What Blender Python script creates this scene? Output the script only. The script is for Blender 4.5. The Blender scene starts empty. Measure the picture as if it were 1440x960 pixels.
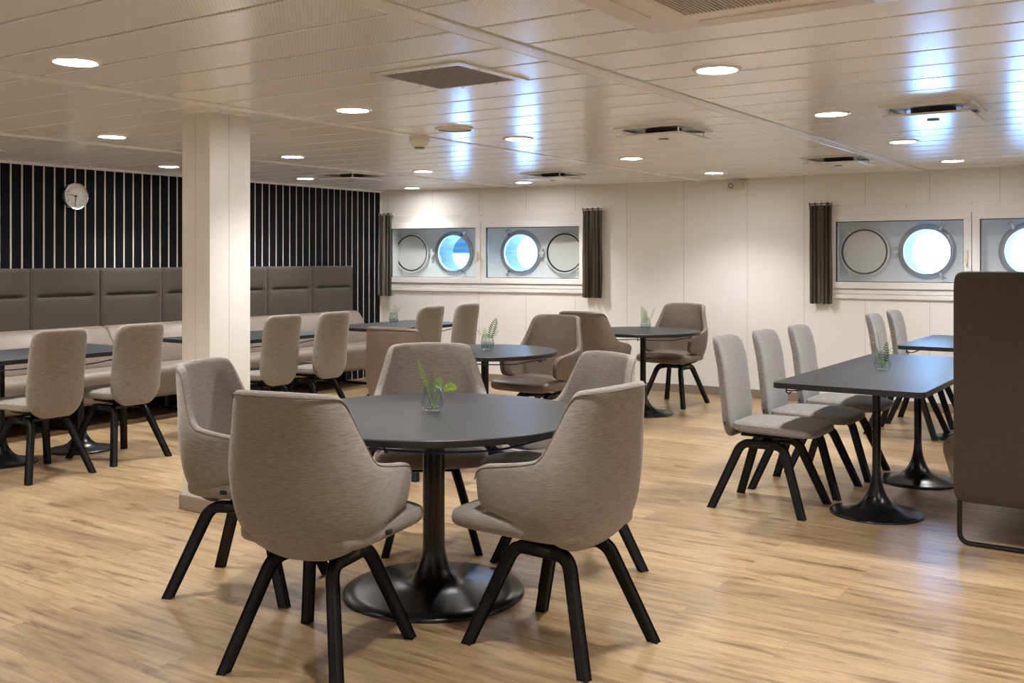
import bpy, bmesh, math, random
from mathutils import Vector, Matrix
PI = math.pi
C = bpy.context.scene.collection
sc = bpy.context.scene
random.seed(4)
CEIL = 2.144

# ------------------------------------------------------------------ materials
def mat(name):
    m = bpy.data.materials.new(name); m.use_nodes = True
    nt = m.node_tree
    return m, nt, nt.nodes['Principled BSDF']

def setp(b, **k):
    names = {'col': 'Base Color', 'rough': 'Roughness', 'metal': 'Metallic', 'spec': 'Specular IOR Level', 'coat': 'Coat Weight',
             'crough': 'Coat Roughness', 'sheen': 'Sheen Weight', 'emit': 'Emission Color', 'estr': 'Emission Strength'}
    for a, v in k.items():
        if a in ('col', 'emit') and len(v) == 3: v = (*v, 1)
        b.inputs[names[a]].default_value = v

def plain(name, col, rough=.5, **k):
    m, nt, b = mat(name); setp(b, col=col, rough=rough, **k)
    # a whisper of procedural unevenness in the gloss
    tc = nt.nodes.new('ShaderNodeTexCoord'); n = nt.nodes.new('ShaderNodeTexNoise'); n.inputs['Scale'].default_value = 14
    mr = nt.nodes.new('ShaderNodeMapRange'); mr.inputs[3].default_value = max(0, rough - .008); mr.inputs[4].default_value = min(1, rough + .008)
    nt.links.new(tc.outputs['Object'], n.inputs['Vector']); nt.links.new(n.outputs[0], mr.inputs[0]); nt.links.new(mr.outputs[0], b.inputs['Roughness'])
    return m

def fabric(name, c0, c1, scale=(60, 60, 420), bump=.25, sheen=.25, fine=900):
    m, nt, b = mat(name); L = nt.links
    tc = nt.nodes.new('ShaderNodeTexCoord'); mp = nt.nodes.new('ShaderNodeMapping'); mp.inputs['Scale'].default_value = scale
    n = nt.nodes.new('ShaderNodeTexNoise'); n.inputs['Scale'].default_value = 1; n.inputs['Detail'].default_value = 5; n.inputs['Roughness'].default_value = .65
    r = nt.nodes.new('ShaderNodeValToRGB'); r.color_ramp.elements[0].position = .33; r.color_ramp.elements[1].position = .68
    r.color_ramp.elements[0].color = (*c0, 1); r.color_ramp.elements[1].color = (*c1, 1)
    n2 = nt.nodes.new('ShaderNodeTexNoise'); n2.inputs['Scale'].default_value = fine; n2.inputs['Detail'].default_value = 2
    bp = nt.nodes.new('ShaderNodeBump'); bp.inputs['Strength'].default_value = bump; bp.inputs['Distance'].default_value = .002
    L.new(tc.outputs['Object'], mp.inputs[0]); L.new(mp.outputs[0], n.inputs['Vector']); L.new(n.outputs[0], r.inputs[0]); L.new(r.outputs[0], b.inputs['Base Color'])
    L.new(tc.outputs['Object'], n2.inputs['Vector']); L.new(n2.outputs[0], bp.inputs['Height']); L.new(bp.outputs[0], b.inputs['Normal'])
    setp(b, rough=.95, sheen=sheen, spec=.2)
    return m

def leather(name, c0, c1, rough=.42):
    m, nt, b = mat(name); L = nt.links
    tc = nt.nodes.new('ShaderNodeTexCoord'); n = nt.nodes.new('ShaderNodeTexNoise'); n.inputs['Scale'].default_value = 7; n.inputs['Detail'].default_value = 4
    r = nt.nodes.new('ShaderNodeValToRGB'); r.color_ramp.elements[0].color = (*c0, 1); r.color_ramp.elements[1].color = (*c1, 1)
    v = nt.nodes.new('ShaderNodeTexVoronoi'); v.inputs['Scale'].default_value = 350
    bp = nt.nodes.new('ShaderNodeBump'); bp.inputs['Strength'].default_value = .12; bp.inputs['Distance'].default_value = .001
    w = nt.nodes.new('ShaderNodeTexNoise'); w.inputs['Scale'].default_value = 9; w.inputs['Detail'].default_value = 2
    bp2 = nt.nodes.new('ShaderNodeBump'); bp2.inputs['Strength'].default_value = .35; bp2.inputs['Distance'].default_value = .02
    L.new(tc.outputs['Object'], n.inputs['Vector']); L.new(tc.outputs['Object'], v.inputs['Vector']); L.new(tc.outputs['Object'], w.inputs['Vector'])
    L.new(n.outputs[0], r.inputs[0]); L.new(r.outputs[0], b.inputs['Base Color'])
    L.new(v.outputs[0], bp.inputs['Height']); L.new(w.outputs[0], bp2.inputs['Height']); L.new(bp2.outputs[0], bp.inputs['Normal']); L.new(bp.outputs[0], b.inputs['Normal'])
    setp(b, rough=rough, spec=.4)
    return m

M = {}
M['wool'] = fabric('greige wool', (.19, .164, .136), (.345, .301, .256), (30, 30, 420))
M['wool_daylit'] = fabric('greige wool greyed by daylight', (.15, .138, .126), (.33, .309, .287), (90, 90, 330))  # same wool with the cool daylight put into its colour
M['booth'] = fabric('dark booth cloth', (.038, .032, .023), (.088, .076, .057), (500, 500, 500), .2, .15)
M['sofa_cloth'] = fabric('dark sofa cloth', (.036, .028, .020), (.085, .068, .050), (330, 330, 330), .2, .15)
M['leather'] = leather('brown leather', (.135, .10, .074), (.20, .152, .115), .40)
M['bench_leather'] = leather('beige leather', (.18, .14, .108), (.235, .186, .146), .42)
M['piping'] = plain('dark piping', (.15, .125, .10), .8)
M['wood_black'] = plain('black stained wood', (.0065, .006, .0058), .5, spec=.3)
M['metal_black'] = plain('black coated metal', (.008, .008, .009), .25, spec=.45)
M['top'] = plain('black laminate', (.024, .0255, .028), .42, spec=.40)
M['edge'] = plain('black table edge', (.014, .014, .015), .45)
M['white'] = plain('white painted metal', (.80, .785, .75), .38)
M['white_gloss'] = plain('white lacquer', (.80, .785, .755), .22, spec=.55)
M['wall'] = plain('cream wall laminate', (.83, .81, .765), .42)
M['joint'] = plain('joint shadow line', (.55, .51, .45), .7)
M['column'] = plain('column laminate', (.80, .77, .71), .42)
M['skirting'] = plain('skirting', (.26, .205, .15), .5)
M['slat'] = plain('black slat', (.0055, .006, .008), .75, spec=.12)
M['slat_back'] = plain('pale slat backing', (.80, .72, .62), .5)
M['chrome'] = plain('chrome', (.75, .75, .76), .16, metal=1.0)
M['steel'] = plain('grey painted steel ring', (.42, .44, .46), .35, metal=.6)
M['hull'] = plain('pale painted hull plate', (.88, .90, .88), .4)
M['deadlight'] = plain('painted deadlight cover', (.80, .79, .75), .35)
M['gasket'] = plain('black rubber gasket', (.012, .012, .012), .6)
M['dark'] = plain('painted underseat black', (.01, .01, .01), .8)
M['grille_grey'] = plain('grey grille', (.20, .185, .165), .6)
M['clock_face'] = plain('clock face', (.72, .69, .63), .5)
M['ink'] = plain('black ink', (.02, .018, .016), .6)
M['cord'] = plain('blue cord', (.01, .025, .16), .5)
M['tag'] = plain('black tag', (.015, .015, .016), .6)
M['plastic'] = plain('cream plastic', (.70, .64, .54), .4)
M['plastic_dark'] = plain('shadowed plastic', (.16, .13, .10), .5)
M['speaker'] = plain('speaker mesh', (.55, .53, .49), .6)
M['stem'] = plain('green stem', (.10, .13, .03), .5)
M['leaf'] = plain('fern leaf', (.16, .34, .03), .45)
M['leaf_dark'] = plain('dark leaf', (.06, .13, .025), .45)
M['leaf_lime'] = plain('lime leaf', (.30, .46, .03), .45)
M['bud'] = plain('pale bud', (.42, .38, .10), .6)
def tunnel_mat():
    m, nt, b = mat('painted tunnel with reflection streaks'); L = nt.links
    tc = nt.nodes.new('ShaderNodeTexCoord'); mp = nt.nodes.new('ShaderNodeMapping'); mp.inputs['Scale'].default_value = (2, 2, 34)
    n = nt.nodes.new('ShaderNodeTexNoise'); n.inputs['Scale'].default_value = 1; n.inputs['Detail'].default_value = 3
    r = nt.nodes.new('ShaderNodeValToRGB'); r.color_ramp.elements[0].position = .35; r.color_ramp.elements[0].color = (.012, .018, .025, 1); r.color_ramp.elements[1].position = .7; r.color_ramp.elements[1].color = (.075, .085, .10, 1)  # streaked ramp paints the glossy tunnel's reflections into its colour
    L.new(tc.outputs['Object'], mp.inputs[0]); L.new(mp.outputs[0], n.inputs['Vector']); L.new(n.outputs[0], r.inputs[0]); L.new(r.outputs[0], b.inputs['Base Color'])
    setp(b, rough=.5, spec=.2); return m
M['tunnel'] = tunnel_mat()

def emis(name, col, s):
    m = bpy.data.materials.new(name); m.use_nodes = True; nt = m.node_tree; nt.nodes.clear()
    e = nt.nodes.new('ShaderNodeEmission'); e.inputs[0].default_value = (*col, 1); e.inputs[1].default_value = s
    o = nt.nodes.new('ShaderNodeOutputMaterial'); nt.links.new(e.outputs[0], o.inputs[0]); return m
M['lamp'] = emis('lit diffuser', (1, .985, .97), 78)

def thin_glass(name, tint=(1, 1, 1), refl=1.0, ior=1.45):
    m = bpy.data.materials.new(name); m.use_nodes = True; nt = m.node_tree; nt.nodes.clear()
    t = nt.nodes.new('ShaderNodeBsdfTransparent'); t.inputs[0].default_value = (*tint, 1)
    g = nt.nodes.new('ShaderNodeBsdfGlossy'); g.inputs['Roughness'].default_value = .02
    lw = nt.nodes.new('ShaderNodeLayerWeight'); lw.inputs[0].default_value = .5      # facing = 1 - |cos|, the same from both sides
    f0 = ((ior - 1) / (ior + 1)) ** 2
    pw = nt.nodes.new('ShaderNodeMath'); pw.operation = 'POWER'; pw.inputs[1].default_value = 5
    f = nt.nodes.new('ShaderNodeMath'); f.operation = 'MULTIPLY_ADD'; f.inputs[1].default_value = 1 - f0; f.inputs[2].default_value = f0
    nt.links.new(lw.outputs['Facing'], pw.inputs[0]); nt.links.new(pw.outputs[0], f.inputs[0])
    mx = nt.nodes.new('ShaderNodeMixShader'); o = nt.nodes.new('ShaderNodeOutputMaterial')
    mu = nt.nodes.new('ShaderNodeMath'); mu.operation = 'MULTIPLY'; mu.inputs[1].default_value = refl; mu.use_clamp = True
    nt.links.new(f.outputs[0], mu.inputs[0]); nt.links.new(mu.outputs[0], mx.inputs[0])
    nt.links.new(t.outputs[0], mx.inputs[1]); nt.links.new(g.outputs[0], mx.inputs[2]); nt.links.new(mx.outputs[0], o.inputs[0])
    return m
M['pane'] = thin_glass('window pane', (.97, .98, .98), 1.3)
M['vase'] = thin_glass('vase glass', (.93, .95, .95), 1.5)
M['water'] = thin_glass('water', (.80, .84, .88), 1.0, 1.33)

def curtain_mat():
    m, nt, b = mat('striped curtain'); L = nt.links
    tc = nt.nodes.new('ShaderNodeTexCoord'); sp = nt.nodes.new('ShaderNodeSeparateXYZ')
    w = nt.nodes.new('ShaderNodeMath'); w.operation = 'MULTIPLY'; w.inputs[1].default_value = 170
    s = nt.nodes.new('ShaderNodeMath'); s.operation = 'SINE'
    mr = nt.nodes.new('ShaderNodeMapRange'); mr.inputs[1].default_value = -1
    r = nt.nodes.new('ShaderNodeValToRGB'); r.color_ramp.elements[0].color = (.12, .106, .083, 1); r.color_ramp.elements[1].color = (.44, .40, .33, 1)
    L.new(tc.outputs['Object'], sp.inputs[0]); L.new(sp.outputs[0], w.inputs[0]); L.new(w.outputs[0], s.inputs[0]); L.new(s.outputs[0], mr.inputs[0])
    L.new(mr.outputs[0], r.inputs[0]); L.new(r.outputs[0], b.inputs['Base Color']); setp(b, rough=.85, sheen=.3)
    return m
M['curtain'] = curtain_mat()

def floor_mat():
    m, nt, b = mat('oak planks'); L = nt.links; N = nt.nodes.new
    tc = N('ShaderNodeTexCoord')
    br = N('ShaderNodeTexBrick'); br.offset = .37; br.inputs['Scale'].default_value = 1; br.inputs['Brick Width'].default_value = 1.22; br.inputs['Row Height'].default_value = .178
    br.inputs['Mortar Size'].default_value = .0012; br.inputs['Mortar Smooth'].default_value = .1; br.inputs['Bias'].default_value = 0
    br.inputs['Color1'].default_value = (0, 0, 0, 1); br.inputs['Color2'].default_value = (1, 1, 1, 1); br.inputs['Mortar'].default_value = (.5, .5, .5, 1)
    L.new(tc.outputs['Object'], br.inputs['Vector'])
    # grain, offset per plank
    mp = N('ShaderNodeMapping'); mp.inputs['Scale'].default_value = (1.9, 17, 1)
    ad = N('ShaderNodeVectorMath'); ad.operation = 'MULTIPLY_ADD'; ad.inputs[1].default_value = (13, 7, 0)
    L.new(br.outputs[0], ad.inputs[0]); L.new(tc.outputs['Object'], mp.inputs[0]); L.new(mp.outputs[0], ad.inputs[2])
    n = N('ShaderNodeTexNoise'); n.inputs['Scale'].default_value = 1.3; n.inputs['Detail'].default_value = 8; n.inputs['Roughness'].default_value = .62; n.inputs['Distortion'].default_value = .9
    L.new(ad.outputs[0], n.inputs['Vector'])
    mp2 = N('ShaderNodeMapping'); mp2.inputs['Scale'].default_value = (6, 120, 1); L.new(tc.outputs['Object'], mp2.inputs[0])
    n2 = N('ShaderNodeTexNoise'); n2.inputs['Scale'].default_value = 1; n2.inputs['Detail'].default_value = 4; L.new(mp2.outputs[0], n2.inputs['Vector'])
    r = N('ShaderNodeValToRGB'); e = r.color_ramp.elements
    e[0].position = .30; e[0].color = (.19, .112, .052, 1); e[1].position = .74; e[1].color = (.63, .475, .295, 1)
    k = e.new(.41); k.color = (.40, .27, .145, 1); k = e.new(.50); k.color = (.505, .36, .205, 1); k = e.new(.60); k.color = (.565, .41, .24, 1)
    L.new(n.outputs[0], r.inputs[0])
    mix1 = N('ShaderNodeMix'); mix1.data_type = 'RGBA'; mix1.blend_type = 'MULTIPLY'; mix1.inputs[0].default_value = .42
    cr = N('ShaderNodeValToRGB'); cr.color_ramp.elements[0].position = .3; cr.color_ramp.elements[0].color = (.55, .5, .45, 1); cr.color_ramp.elements[1].position = .6; cr.color_ramp.elements[1].color = (1, 1, 1, 1)
    L.new(n2.outputs[0], cr.inputs[0]); L.new(r.outputs[0], mix1.inputs[6]); L.new(cr.outputs[0], mix1.inputs[7])
    # plank to plank tone
    mix2 = N('ShaderNodeMix'); mix2.data_type = 'RGBA'; mix2.blend_type = 'MULTIPLY'; mix2.inputs[0].default_value = 1
    cr2 = N('ShaderNodeValToRGB'); cr2.color_ramp.elements[0].color = (.66, .62, .58, 1); cr2.color_ramp.elements[1].color = (.90, .87, .82, 1)
    L.new(br.outputs[0], cr2.inputs[0]); L.new(mix1.outputs[2], mix2.inputs[6]); L.new(cr2.outputs[0], mix2.inputs[7])
    mpk = N('ShaderNodeMapping'); mpk.inputs['Scale'].default_value = (2.3, 8, 1); L.new(tc.outputs['Object'], mpk.inputs[0])
    nk = N('ShaderNodeTexNoise'); nk.inputs['Scale'].default_value = 1.1; nk.inputs['Detail'].default_value = 7; nk.inputs['Roughness'].default_value = .7; nk.inputs['Distortion'].default_value = 1.6; L.new(mpk.outputs[0], nk.inputs['Vector'])
    rk = N('ShaderNodeValToRGB'); rk.color_ramp.elements[0].position = .58; rk.color_ramp.elements[0].color = (1, 1, 1, 1); rk.color_ramp.elements[1].position = .74; rk.color_ramp.elements[1].color = (.52, .44, .36, 1); L.new(nk.outputs[0], rk.inputs[0])
    mixk = N('ShaderNodeMix'); mixk.data_type = 'RGBA'; mixk.blend_type = 'MULTIPLY'; mixk.inputs[0].default_value = 1; L.new(mix2.outputs[2], mixk.inputs[6]); L.new(rk.outputs[0], mixk.inputs[7])
    mix3 = N('ShaderNodeMix'); mix3.data_type = 'RGBA'; mix3.inputs[7].default_value = (.26, .17, .09, 1)
    fm = N('ShaderNodeMath'); fm.operation = 'MULTIPLY'; fm.inputs[1].default_value = .45; L.new(br.outputs['Fac'], fm.inputs[0]); L.new(fm.outputs[0], mix3.inputs[0])
    L.new(mixk.outputs[2], mix3.inputs[6]); L.new(mix3.outputs[2], b.inputs['Base Color'])
    bp = N('ShaderNodeBump'); bp.inputs['Strength'].default_value = .12; bp.inputs['Distance'].default_value = .003; L.new(n2.outputs[0], bp.inputs['Height']); L.new(bp.outputs[0], b.inputs['Normal'])
    setp(b, rough=.31, spec=.6)
    return m
M['floor'] = floor_mat()

def ceil_mat():
    m, nt, b = mat('perforated ceiling panel'); L = nt.links; N = nt.nodes.new
    tc = N('ShaderNodeTexCoord'); mp = N('ShaderNodeMapping'); mp.inputs['Scale'].default_value = (80, 80, 80); mp.inputs['Rotation'].default_value = (0, 0, PI / 4)
    L.new(tc.outputs['Object'], mp.inputs[0])
    fr = N('ShaderNodeVectorMath'); fr.operation = 'FRACTION'; L.new(mp.outputs[0], fr.inputs[0])
    sb = N('ShaderNodeVectorMath'); sb.operation = 'SUBTRACT'; sb.inputs[1].default_value = (.5, .5, 0); L.new(fr.outputs[0], sb.inputs[0])
    ml = N('ShaderNodeVectorMath'); ml.operation = 'MULTIPLY'; ml.inputs[1].default_value = (1, 1, 0); L.new(sb.outputs[0], ml.inputs[0])
    ln = N('ShaderNodeVectorMath'); ln.operation = 'LENGTH'; L.new(ml.outputs[0], ln.inputs[0])
    mr = N('ShaderNodeMapRange'); mr.inputs[1].default_value = .15; mr.inputs[2].default_value = .26; L.new(ln.outputs['Value'], mr.inputs[0])
    mx = N('ShaderNodeMix'); mx.data_type = 'RGBA'; mx.inputs[6].default_value = (.66, .66, .64, 1); mx.inputs[7].default_value = (.88, .885, .875, 1)
    L.new(mr.outputs[0], mx.inputs[0]); L.new(mx.outputs[2], b.inputs['Base Color'])
    setp(b, rough=.21, spec=.85)
    return m
M['ceiling'] = ceil_mat()
M['ceil_gap'] = plain('ceiling joint backing', (.40, .35, .275), .6)
M['ceil_strip'] = plain('ceiling joint strip', (.84, .84, .82), .3)

# ------------------------------------------------------------------ mesh helpers
def finish(bm, smooth=True, angle=35):
    bmesh.ops.recalc_face_normals(bm, faces=bm.faces)
    me = bpy.data.meshes.new('m'); bm.to_mesh(me); bm.free()
    if smooth:
        me.shade_smooth(); me.set_sharp_from_angle(angle=math.radians(angle))
    return me

def obj(name, bm, m, parent=None, loc=(0, 0, 0), rot=(0, 0, 0), smooth=True, angle=35):
    me = bm if isinstance(bm, bpy.types.Mesh) else finish(bm, smooth, angle)
    me.name = name
    if not me.materials: me.materials.append(m)
    o = bpy.data.objects.new(name, me); C.objects.link(o)
    o.location = loc; o.rotation_euler = rot
    if parent: o.parent = parent
    return o

def thing(name, label, cat, loc=(0, 0, 0), rotz=0, group=None):
    o = bpy.data.objects.new(name, None); C.objects.link(o); o.empty_display_size = .1
    o.location = loc; o.rotation_euler = (0, 0, rotz); o['label'] = label; o['category'] = cat
    if group: o['group'] = group
    return o

def tag(o, label, cat, group=None):
    o['label'] = label; o['category'] = cat
    if group: o['group'] = group
    return o

def struct(o): o['kind'] = 'structure'; return o

def dup(root, loc, rotz, label, group=None):
    def cp(o, par):
        c = o.copy(); C.objects.link(c)
        if par: c.parent = par
        for k in list(o.children): cp(k, c)
        return c
    r = cp(root, None); r.location = loc; r.rotation_euler = (0, 0, rotz); r['label'] = label
    if group: r['group'] = group
    return r

def B(): return bmesh.new()

def box(bm, x0, x1, y0, y1, z0, z1, bev=0, seg=2):
    r = bmesh.ops.create_cube(bm, size=1, matrix=Matrix.Translation(((x0 + x1) / 2, (y0 + y1) / 2, (z0 + z1) / 2)) @ Matrix.Diagonal((x1 - x0, y1 - y0, z1 - z0, 1)))
    if bev:
        es = list({e for v in r['verts'] for e in v.link_edges})
        bmesh.ops.bevel(bm, geom=es, offset=bev, segments=seg, affect='EDGES', profile=.5)
    return bm

def lathe(bm, prof, n=48, cx=0, cy=0, cap=True, axis='z', off=(0, 0, 0)):
    rings = []
    for r, z in prof:
        ring = []
        for i in range(n):
            a = 2 * PI * i / n
            if axis == 'z': p = (cx + r * math.cos(a), cy + r * math.sin(a), z)
            elif axis == 'y': p = (off[0] + r * math.cos(a), off[1] + z, off[2] + r * math.sin(a))
            else: p = (off[0] + z, off[1] + r * math.cos(a), off[2] + r * math.sin(a))
            ring.append(bm.verts.new(p))
        rings.append(ring)
    for a, b in zip(rings, rings[1:]):
        for i in range(n): bm.faces.new((a[i], a[(i + 1) % n], b[(i + 1) % n], b[i]))
    if cap:
        bm.faces.new(rings[0]); bm.faces.new(rings[-1])
    return bm

def tube(bm, pts, r, n=8, closed=False):
    pts = [Vector(p) for p in pts]; rings = []
    up = Vector((0, 0, 1)); N = len(pts); prev = None
    for i, p in enumerate(pts):
        if closed: t = pts[(i + 1) % N] - pts[i - 1]
        else: t = pts[min(i + 1, N - 1)] - pts[max(i - 1, 0)]
        t.normalize()
        if prev is None:
            a = t.cross(up)
            if a.length < 1e-3: a = t.cross(Vector((1, 0, 0)))
        else:
            a = prev - t * prev.dot(t)
        a.normalize(); prev = a; b = t.cross(a)
        rr = r[i] if isinstance(r, (list, tuple)) else r
        rings.append([bm.verts.new(p + a * rr * math.cos(2 * PI * k / n) + b * rr * math.sin(2 * PI * k / n)) for k in range(n)])
    pairs = list(zip(rings, rings[1:]))
    if closed: pairs.append((rings[-1], rings[0]))
    for a, b in pairs:
        for k in range(n): bm.faces.new((a[k], a[(k + 1) % n], b[(k + 1) % n], b[k]))
    if not closed:
        bm.faces.new(rings[0]); bm.faces.new(rings[-1])
    return bm

def arcpts(p0, p1, p2, r, n=5):
    """fillet at p1"""
    p0, p1, p2 = Vector(p0), Vector(p1), Vector(p2)
    a = p1 + (p0 - p1).normalized() * r; b = p1 + (p2 - p1).normalized() * r
    return [(a * (1 - t) ** 2 + p1 * 2 * t * (1 - t) + b * t * t) for t in [i / n for i in range(n + 1)]]

def spow(c, e): return math.copysign(abs(c) ** e, c)

def superquad(bm, a, b, c, e_plan, e_vert, nu=56, nv=20, warp=None, order='xyz'):
    """rounded cushion: plan axes a, b; thickness axis c. order names the axes of (plan1, plan2, thick)."""
    rows = []; ax = {'x': 0, 'y': 1, 'z': 2}
    def pt(u, v):
        cv, sv = spow(math.cos(v), e_vert), spow(math.sin(v), e_vert)
        q = (a * cv * spow(math.cos(u), e_plan), b * cv * spow(math.sin(u), e_plan), c * sv)
        p = [0, 0, 0]
        for k, o in enumerate(order): p[ax[o]] = q[k]
        return warp(Vector(p)) if warp else Vector(p)
    for j in range(1, nv):
        v = -PI / 2 + PI * j / nv
        rows.append([bm.verts.new(pt(2 * PI * i / nu + PI / nu, v)) for i in range(nu)])
    bot = bm.verts.new(pt(0, -PI / 2)); top = bm.verts.new(pt(0, PI / 2))
    for r0, r1 in zip(rows, rows[1:]):
        for i in range(nu): bm.faces.new((r0[i], r0[(i + 1) % nu], r1[(i + 1) % nu], r1[i]))
    for i in range(nu):
        bm.faces.new((bot, rows[0][(i + 1) % nu], rows[0][i])); bm.faces.new((top, rows[-1][i], rows[-1][(i + 1) % nu]))
    return bm

def interp(tab, x):
    if x <= tab[0][0]: return tab[0][1]
    for (x0, y0), (x1, y1) in zip(tab, tab[1:]):
        if x <= x1:
            t = (x - x0) / (x1 - x0); return y0 + (y1 - y0) * t
    return tab[-1][1]

def smooth_tab(tab, n=60, it=3):
    lo, hi = tab[0][0], tab[-1][0]
    xs = [lo + (hi - lo) * i / n for i in range(n + 1)]; ys = [interp(tab, x) for x in xs]
    for _ in range(it): ys = [ys[0]] + [(ys[i - 1] + 2 * ys[i] + ys[i + 1]) / 4 for i in range(1, n)] + [ys[-1]]
    return list(zip(xs, ys))

def subsurf(bm, lv=1):
    me = bpy.data.meshes.new('t'); bmesh.ops.recalc_face_normals(bm, faces=bm.faces); bm.to_mesh(me); bm.free()
    o = bpy.data.objects.new('t', me); C.objects.link(o)
    md = o.modifiers.new('s', 'SUBSURF'); md.levels = lv; md.render_levels = lv
    dg = bpy.context.evaluated_depsgraph_get(); res = bpy.data.meshes.new_from_object(o.evaluated_get(dg))
    bpy.data.objects.remove(o); bpy.data.meshes.remove(me)
    res.shade_smooth(); return res

def prism(bm, outline, z0, z1):
    lo = [bm.verts.new((x, y, z0)) for x, y in outline]; hi = [bm.verts.new((x, y, z1)) for x, y in outline]
    n = len(outline)
    for i in range(n): bm.faces.new((lo[i], lo[(i + 1) % n], hi[(i + 1) % n], hi[i]))
    bm.faces.new(lo[::-1]); bm.faces.new(hi)
    return bm

def rrect(x0, x1, y0, y1, r, n=6):
    out = []
    for cx, cy, a0 in ((x1 - r, y1 - r, 0), (x0 + r, y1 - r, 90), (x0 + r, y0 + r, 180), (x1 - r, y0 + r, 270)):
        for i in range(n + 1):
            a = math.radians(a0 + 90 * i / n); out.append((cx + r * math.cos(a), cy + r * math.sin(a)))
    return out

# ------------------------------------------------------------------ room shell
XL, XR, YN = -7.95, 1.9, -2.6
YB = 9.57                      # window wall, straight part
BEND = -4.2; ANG = .155        # the hull side turns inwards beyond this point
bm = B(); box(bm, XL - .2, XR + .2, YN - .2, YB + .3, -.12, 0)
struct(obj('floor', bm, M['floor'], smooth=False))

# ceiling: planks between joint strips, over a darker backing
strips = [(-6.30, -6.20), (-4.22, -4.12), (-2.145, -2.05), (-.07, .02)]
bm = B()
xs = [XL] + [v for s in strips for v in s] + [XR]
bands = [(xs[i], xs[i + 1]) for i in range(0, len(xs), 2)]
y = 2.79 - .3125 * 18
while y < YB:
    for x0, x1 in bands:
        box(bm, x0 + .007, x1 - .007, max(YN, y + .009), min(YB - .001, y + .3125 - .009), CEIL, CEIL + .02, .003, 1)
    y += .3125
ceiling = struct(obj('ceiling', bm, M['ceiling'], smooth=False))
bm = B(); box(bm, XL - .2, XR + .2, YN - .2, YB + .8, CEIL + .022, CEIL + .12)
obj('ceiling_backing', bm, M['ceil_gap'], ceiling, smooth=False)
for a, b in strips:
    bm = B(); box(bm, a + .006, b - .006, YN, YB, CEIL - .004, CEIL + .02, .003, 1)
    obj('joint_strip', bm, M['ceil_strip'], ceiling, smooth=False)

# slatted wall
YC = YB - math.tan(ANG) * (BEND - XL)      # where the slatted wall meets the window wall
bm = B(); box(bm, XL - .15, XL, YN, YC + .4, 0, CEIL + .02)
struct(obj('wall_left', bm, M['slat_back'], smooth=False))
bm = B(); k = -30; y = 4.513 - .0945 * 60
while y < YC - .03:
    a, b = y + .009, min(y + .0945 - .009, YC - .004)
    box(bm, XL, XL + .009, a, b, .0, 2.125, .002, 1)
    y += .0945
struct(obj('trim_1', bm, M['slat'], smooth=False))
bm = B(); box(bm, XL, XL + .03, YN, YC, 2.125, CEIL + .002)
struct(obj('trim_2', bm, M['wall'], smooth=False))

def wall_with_holes(bm, t0, t1, z1, holes, th=.08):
    """slab in local coords: x along the wall, room side at y=0, outside +y; rectangular holes (a,b,za,zb)"""
    cur = t0
    for a, b, za, zb in sorted(holes):
        box(bm, cur, a, 0, th, 0, z1); box(bm, a, b, 0, th, 0, za); box(bm, a, b, 0, th, zb, z1); cur = b
    box(bm, cur, t1, 0, th, 0, z1)
    return bm

W1 = dict(org=(BEND, YB), ang=ANG, mull=-2.485, deep=.34)
W2 = dict(org=(0, YB), ang=0, mull=-1.67, deep=.36)
Z0, Z1 = 1.083, 1.765
HW = 1.235
L1 = (BEND - XL) / math.cos(ANG)
bm = wall_with_holes(B(), -L1 - .25, 0, CEIL + .02, [(W1['mull'] - HW + .03, W1['mull'] + HW - .03, Z0 + .03, Z1 - .03)])
# panel joints are fine grooves modelled as slightly proud shadow strips
wl = struct(obj('wall_hull', bm, M['wall'], loc=(BEND, YB, 0), rot=(0, 0, ANG), smooth=False))
wb = struct(obj('wall_back', wall_with_holes(B(), BEND, XR, CEIL + .02, [(W2['mull'] - HW + .04, W2['mull'] + HW - .04, Z0 + .03, Z1 - .03)]), M['wall'], loc=(0, YB, 0), smooth=False))
def joints(parent, ts, skip):
    bm = B()
    for t in ts:
        segs = [(.085, CEIL)]
        for a, b in skip:
            if a < t < b: segs = [(.085, .985), (1.86, CEIL)]
        for a, b in segs: box(bm, t - .0022, t + .0022, -.0008, .004, a, b)
    obj('panel_joint', bm, M['joint'], parent, smooth=False)
joints(wl, [-3.71, -3.111, -2.515, -1.94, -1.365, -.784, -.178], [(W1['mull'] - HW, W1['mull'] + HW)])
joints(wb, [-3.711, -3.146, -2.58, -2.018, -1.45, -.88, -.31, .26, .83, 1.4], [(W2['mull'] - HW, W2['mull'] + HW)])
bm = B(); box(bm, -L1, 0, -.012, 0, 0, .083, .002, 1)
struct(obj('baseboard_hull', bm, M['skirting'], loc=(BEND, YB, 0), rot=(0, 0, ANG), smooth=False))
bm = B(); box(bm, BEND, XR, YB - .012, YB, 0, .083, .002, 1)
struct(obj('baseboard_back', bm, M['skirting'], smooth=False))
bm = B(); box(bm, XR, XR + .15, YN, YB + .3, 0, CEIL + .02)
struct(obj('wall_right', bm, M['wall'], smooth=False))
bm = B(); box(bm, XL - .15, XR + .15, YN - .15, YN, 0, CEIL + .02)
struct(obj('wall_front', bm, M['wall'], smooth=False))

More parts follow.
